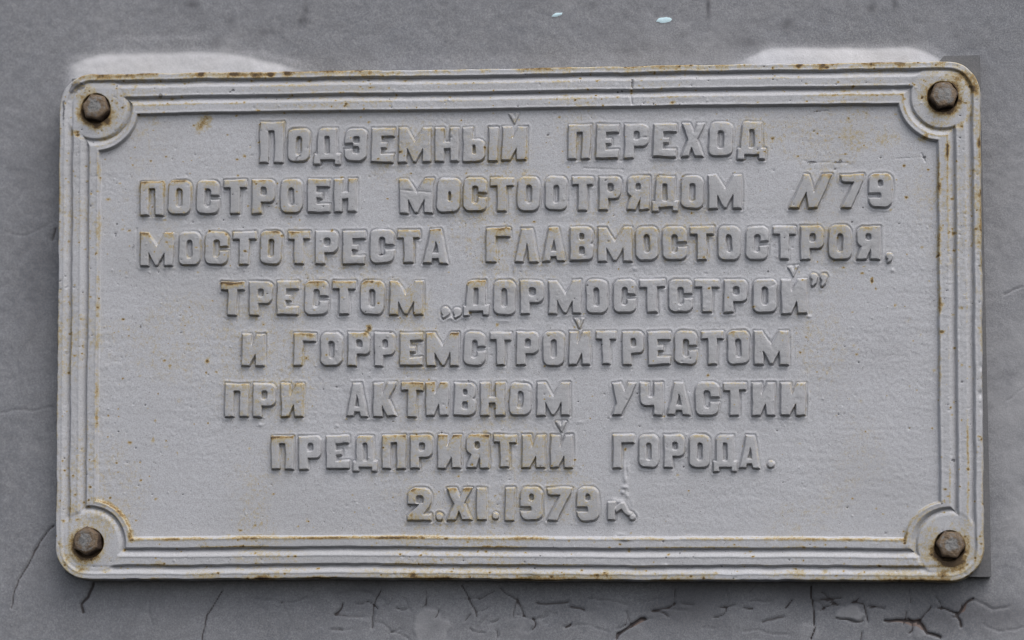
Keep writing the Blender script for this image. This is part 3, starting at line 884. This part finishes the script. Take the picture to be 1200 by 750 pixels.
# ------------------------------------------------------------------ the plaque
plaque = bpy.data.objects.new('memorial_plaque', None)
plaque.empty_display_size = .05
link(plaque)
plaque.location = (0, 0, BASE_Z)
plaque['label'] = 'silver painted cast iron plaque with raised Cyrillic lettering bolted to the grey wall'
plaque['category'] = 'plaque'

CO = units(GX, GY, HGT).reshape(-1, 3)
ddy, ddx = np.gradient(HGT, STEP)
NRM = np.stack([-ddx, -np.ones_like(ddx), ddy], -1)
NRM /= np.linalg.norm(NRM, axis=-1, keepdims=True)
NRM = NRM.reshape(-1, 3)
gi = np.arange(GX.size).reshape(GX.shape)
quads = np.stack([gi[1:, :-1], gi[1:, 1:], gi[:-1, 1:], gi[:-1, :-1]], -1).reshape(-1, 4)
qreg = REG[:-1, :-1].reshape(-1)
rustv, wornv, grimev = RUST.ravel(), WORN.ravel(), GRIME.ravel()
order = np.argsort(qreg, kind='stable')
sreg = qreg[order]
starts = {int(r): (int(a), int(b)) for r, a, b in zip(*(lambda u, i: (u, i, np.append(i[1:], len(sreg))))(*np.unique(sreg, return_index=True)))}


def part(name, reg, parent):
    if reg not in starts:
        return None
    a, b = starts[reg]
    q = quads[order[a:b]]
    used, inv = np.unique(q, return_inverse=True)
    return grid_mesh(name, CO[used], NRM[used], inv.reshape(-1, 4), M_PLATE,
                     {'rust': rustv[used], 'worn': wornv[used], 'grime': grimev[used]}, parent)


part('panel', 1, plaque)
part('outer_rim', 2, plaque)
part('inner_rib', 4, plaque)
for s_ in range(4):
    part('middle_rib', 30 + s_, plaque)
for s_ in range(4):
    part('bolt_pad', 50 + s_, plaque)
KIND = {'.': 'full_stop', ',': 'comma', '„': 'quotation_mark', '”': 'quotation_mark', '7': 'numeral', '9': 'numeral', '2': 'numeral', '1': 'numeral'}
for wi, w_ in enumerate(words):
    wo = part('word', 200 + wi, plaque)
    wo['label'] = 'raised word ' + ''.join(letters[l][0][0] for l in w_)
    for l in w_:
        part(KIND.get(letters[l][0], 'letter'), 1000 + l, wo)

# back of the casting and the thin sheet it is bolted through
def slab(name, pts, h0, h1, mat, parent, bev=.6):
    n = len(pts)
    front = [units(np.array(x), np.array(y), np.array(h1)) for x, y in pts]
    back = [units(np.array(x), np.array(y), np.array(h0)) for x, y in pts]
    vs = [tuple(p) for p in front] + [tuple(p) for p in back]
    fs = [tuple(range(n)), tuple(reversed(range(n, 2 * n)))] + [(i, i + n, (i + 1) % n + n, (i + 1) % n) for i in range(n)]
    me = bpy.data.meshes.new(name)
    me.from_pydata(vs, [], fs)
    me.update()
    import bmesh
    bm = bmesh.new()
    bm.from_mesh(me)
    bmesh.ops.recalc_face_normals(bm, faces=bm.faces)
    bmesh.ops.bevel(bm, geom=[e for e in bm.edges], offset=bev * K, segments=2, affect='EDGES')
    bm.to_mesh(me)
    bm.free()
    me.materials.append(mat)
    return link(bpy.data.objects.new(name, me), parent)


BH = -13.0
bq = [at(84, 92, BH), at(1098, 75, BH), at(1106, 65.5, BH), at(1148.5, 64.5, BH), at(1161.8, 676.5, BH), at(76, 672, BH)]
sheet = slab('backing_sheet', bq, WALL_H - 3, BH, M_BACK, plaque)

# ------------------------------------------------------------------ bolts
TAU = 2 * math.pi


def bolt(n, x, y, tilt_to, tilt, spin, rad, tall):
    rs = random.Random(40 + n)
    rings = [(-10, 1.0, 0), (2, 1.0, 0), (tall - 4.0, 1.0, 0), (tall - 2.0, .985, .15), (tall - .8, .93, .5), (tall, .80, .85), (tall + .35, .6, 1), (tall + .5, .4, 1), (tall + .55, .2, 1), (tall + .55, .05, 1)]
    NS = 72
    vs, rust = [], []
    ph = [rs.uniform(0, TAU) for _ in range(6)]
    for h, f, circ in rings:
        for k in range(NS):
            a = TAU * k / NS
            t = (a + spin) % (TAU / 6) - TAU / 12
            hexr = rad * .90 / math.cos(t)
            r = (hexr * (1 - circ) + rad * .93 * circ) * f
            wob = .25 * math.sin(3 * a + ph[0]) + .2 * math.sin(7 * a + ph[1]) + .15 * math.sin(13 * a + h + ph[2])
            r += wob * (1 if f > .5 else .3)
            hh = h + (.5 * math.sin(2 * a + ph[3] + f * 5) + .35 * math.sin(5 * a + ph[4] - f * 9)) * (circ > .5) * min(1, f * 2)
            vs.append((r * math.cos(a), -hh, r * math.sin(a)))
            rust.append(1.25 if circ < .1 else (.92 if f > .85 else .60 if f > .55 else .30))
    vs.append((0, -(tall + .55), 0))
    rust.append(.1)
    fs = []
    for j in range(len(rings) - 1):
        for k in range(NS):
            k2 = (k + 1) % NS
            fs.append((j * NS + k, j * NS + k2, (j + 1) * NS + k2, (j + 1) * NS + k))
    top = (len(rings) - 1) * NS
    for k in range(NS):
        fs.append((top + k, top + (k + 1) % NS, len(vs) - 1))
    me = bpy.data.meshes.new('bolt')
    me.from_pydata([(a * K, b * K, c * K) for a, b, c in vs], [], fs)
    me.update()
    import bmesh
    bm = bmesh.new()
    bm.from_mesh(me)
    bmesh.ops.recalc_face_normals(bm, faces=bm.faces)
    bm.to_mesh(me)
    bm.free()
    for p in me.polygons:
        p.use_smooth = True
    av = me.attributes.new('rust', 'FLOAT', 'POINT')
    av.data.foreach_set('value', np.array(rust, np.float32))
    me.materials.append(M_BOLT)
    o = link(bpy.data.objects.new('bolt', me), plaque)
    bx, by = at(x, y, 10)
    p = units(np.array(bx), np.array(by), np.array(3.0))
    o.location = tuple(p)
    ax = Vector((math.sin(tilt_to), 0, -math.cos(tilt_to)))      # lean the head towards angle tilt_to in the wall's plane
    o.rotation_euler = Matrix.Rotation(tilt, 3, Vector((-math.sin(tilt_to), 0, math.cos(tilt_to)))).to_euler()
    return o


b1 = bolt(0, 112, 126, math.radians(120), .16, .2, 16.2, 9)
b2 = bolt(1, 1105.6, 111.6, math.radians(50), .18, .9, 16.0, 9)
b3 = bolt(2, 101.8, 634.2, math.radians(150), .22, .5, 16.6, 9)
b4 = bolt(3, 1114, 638.6, math.radians(60), .12, .1, 16.2, 9)
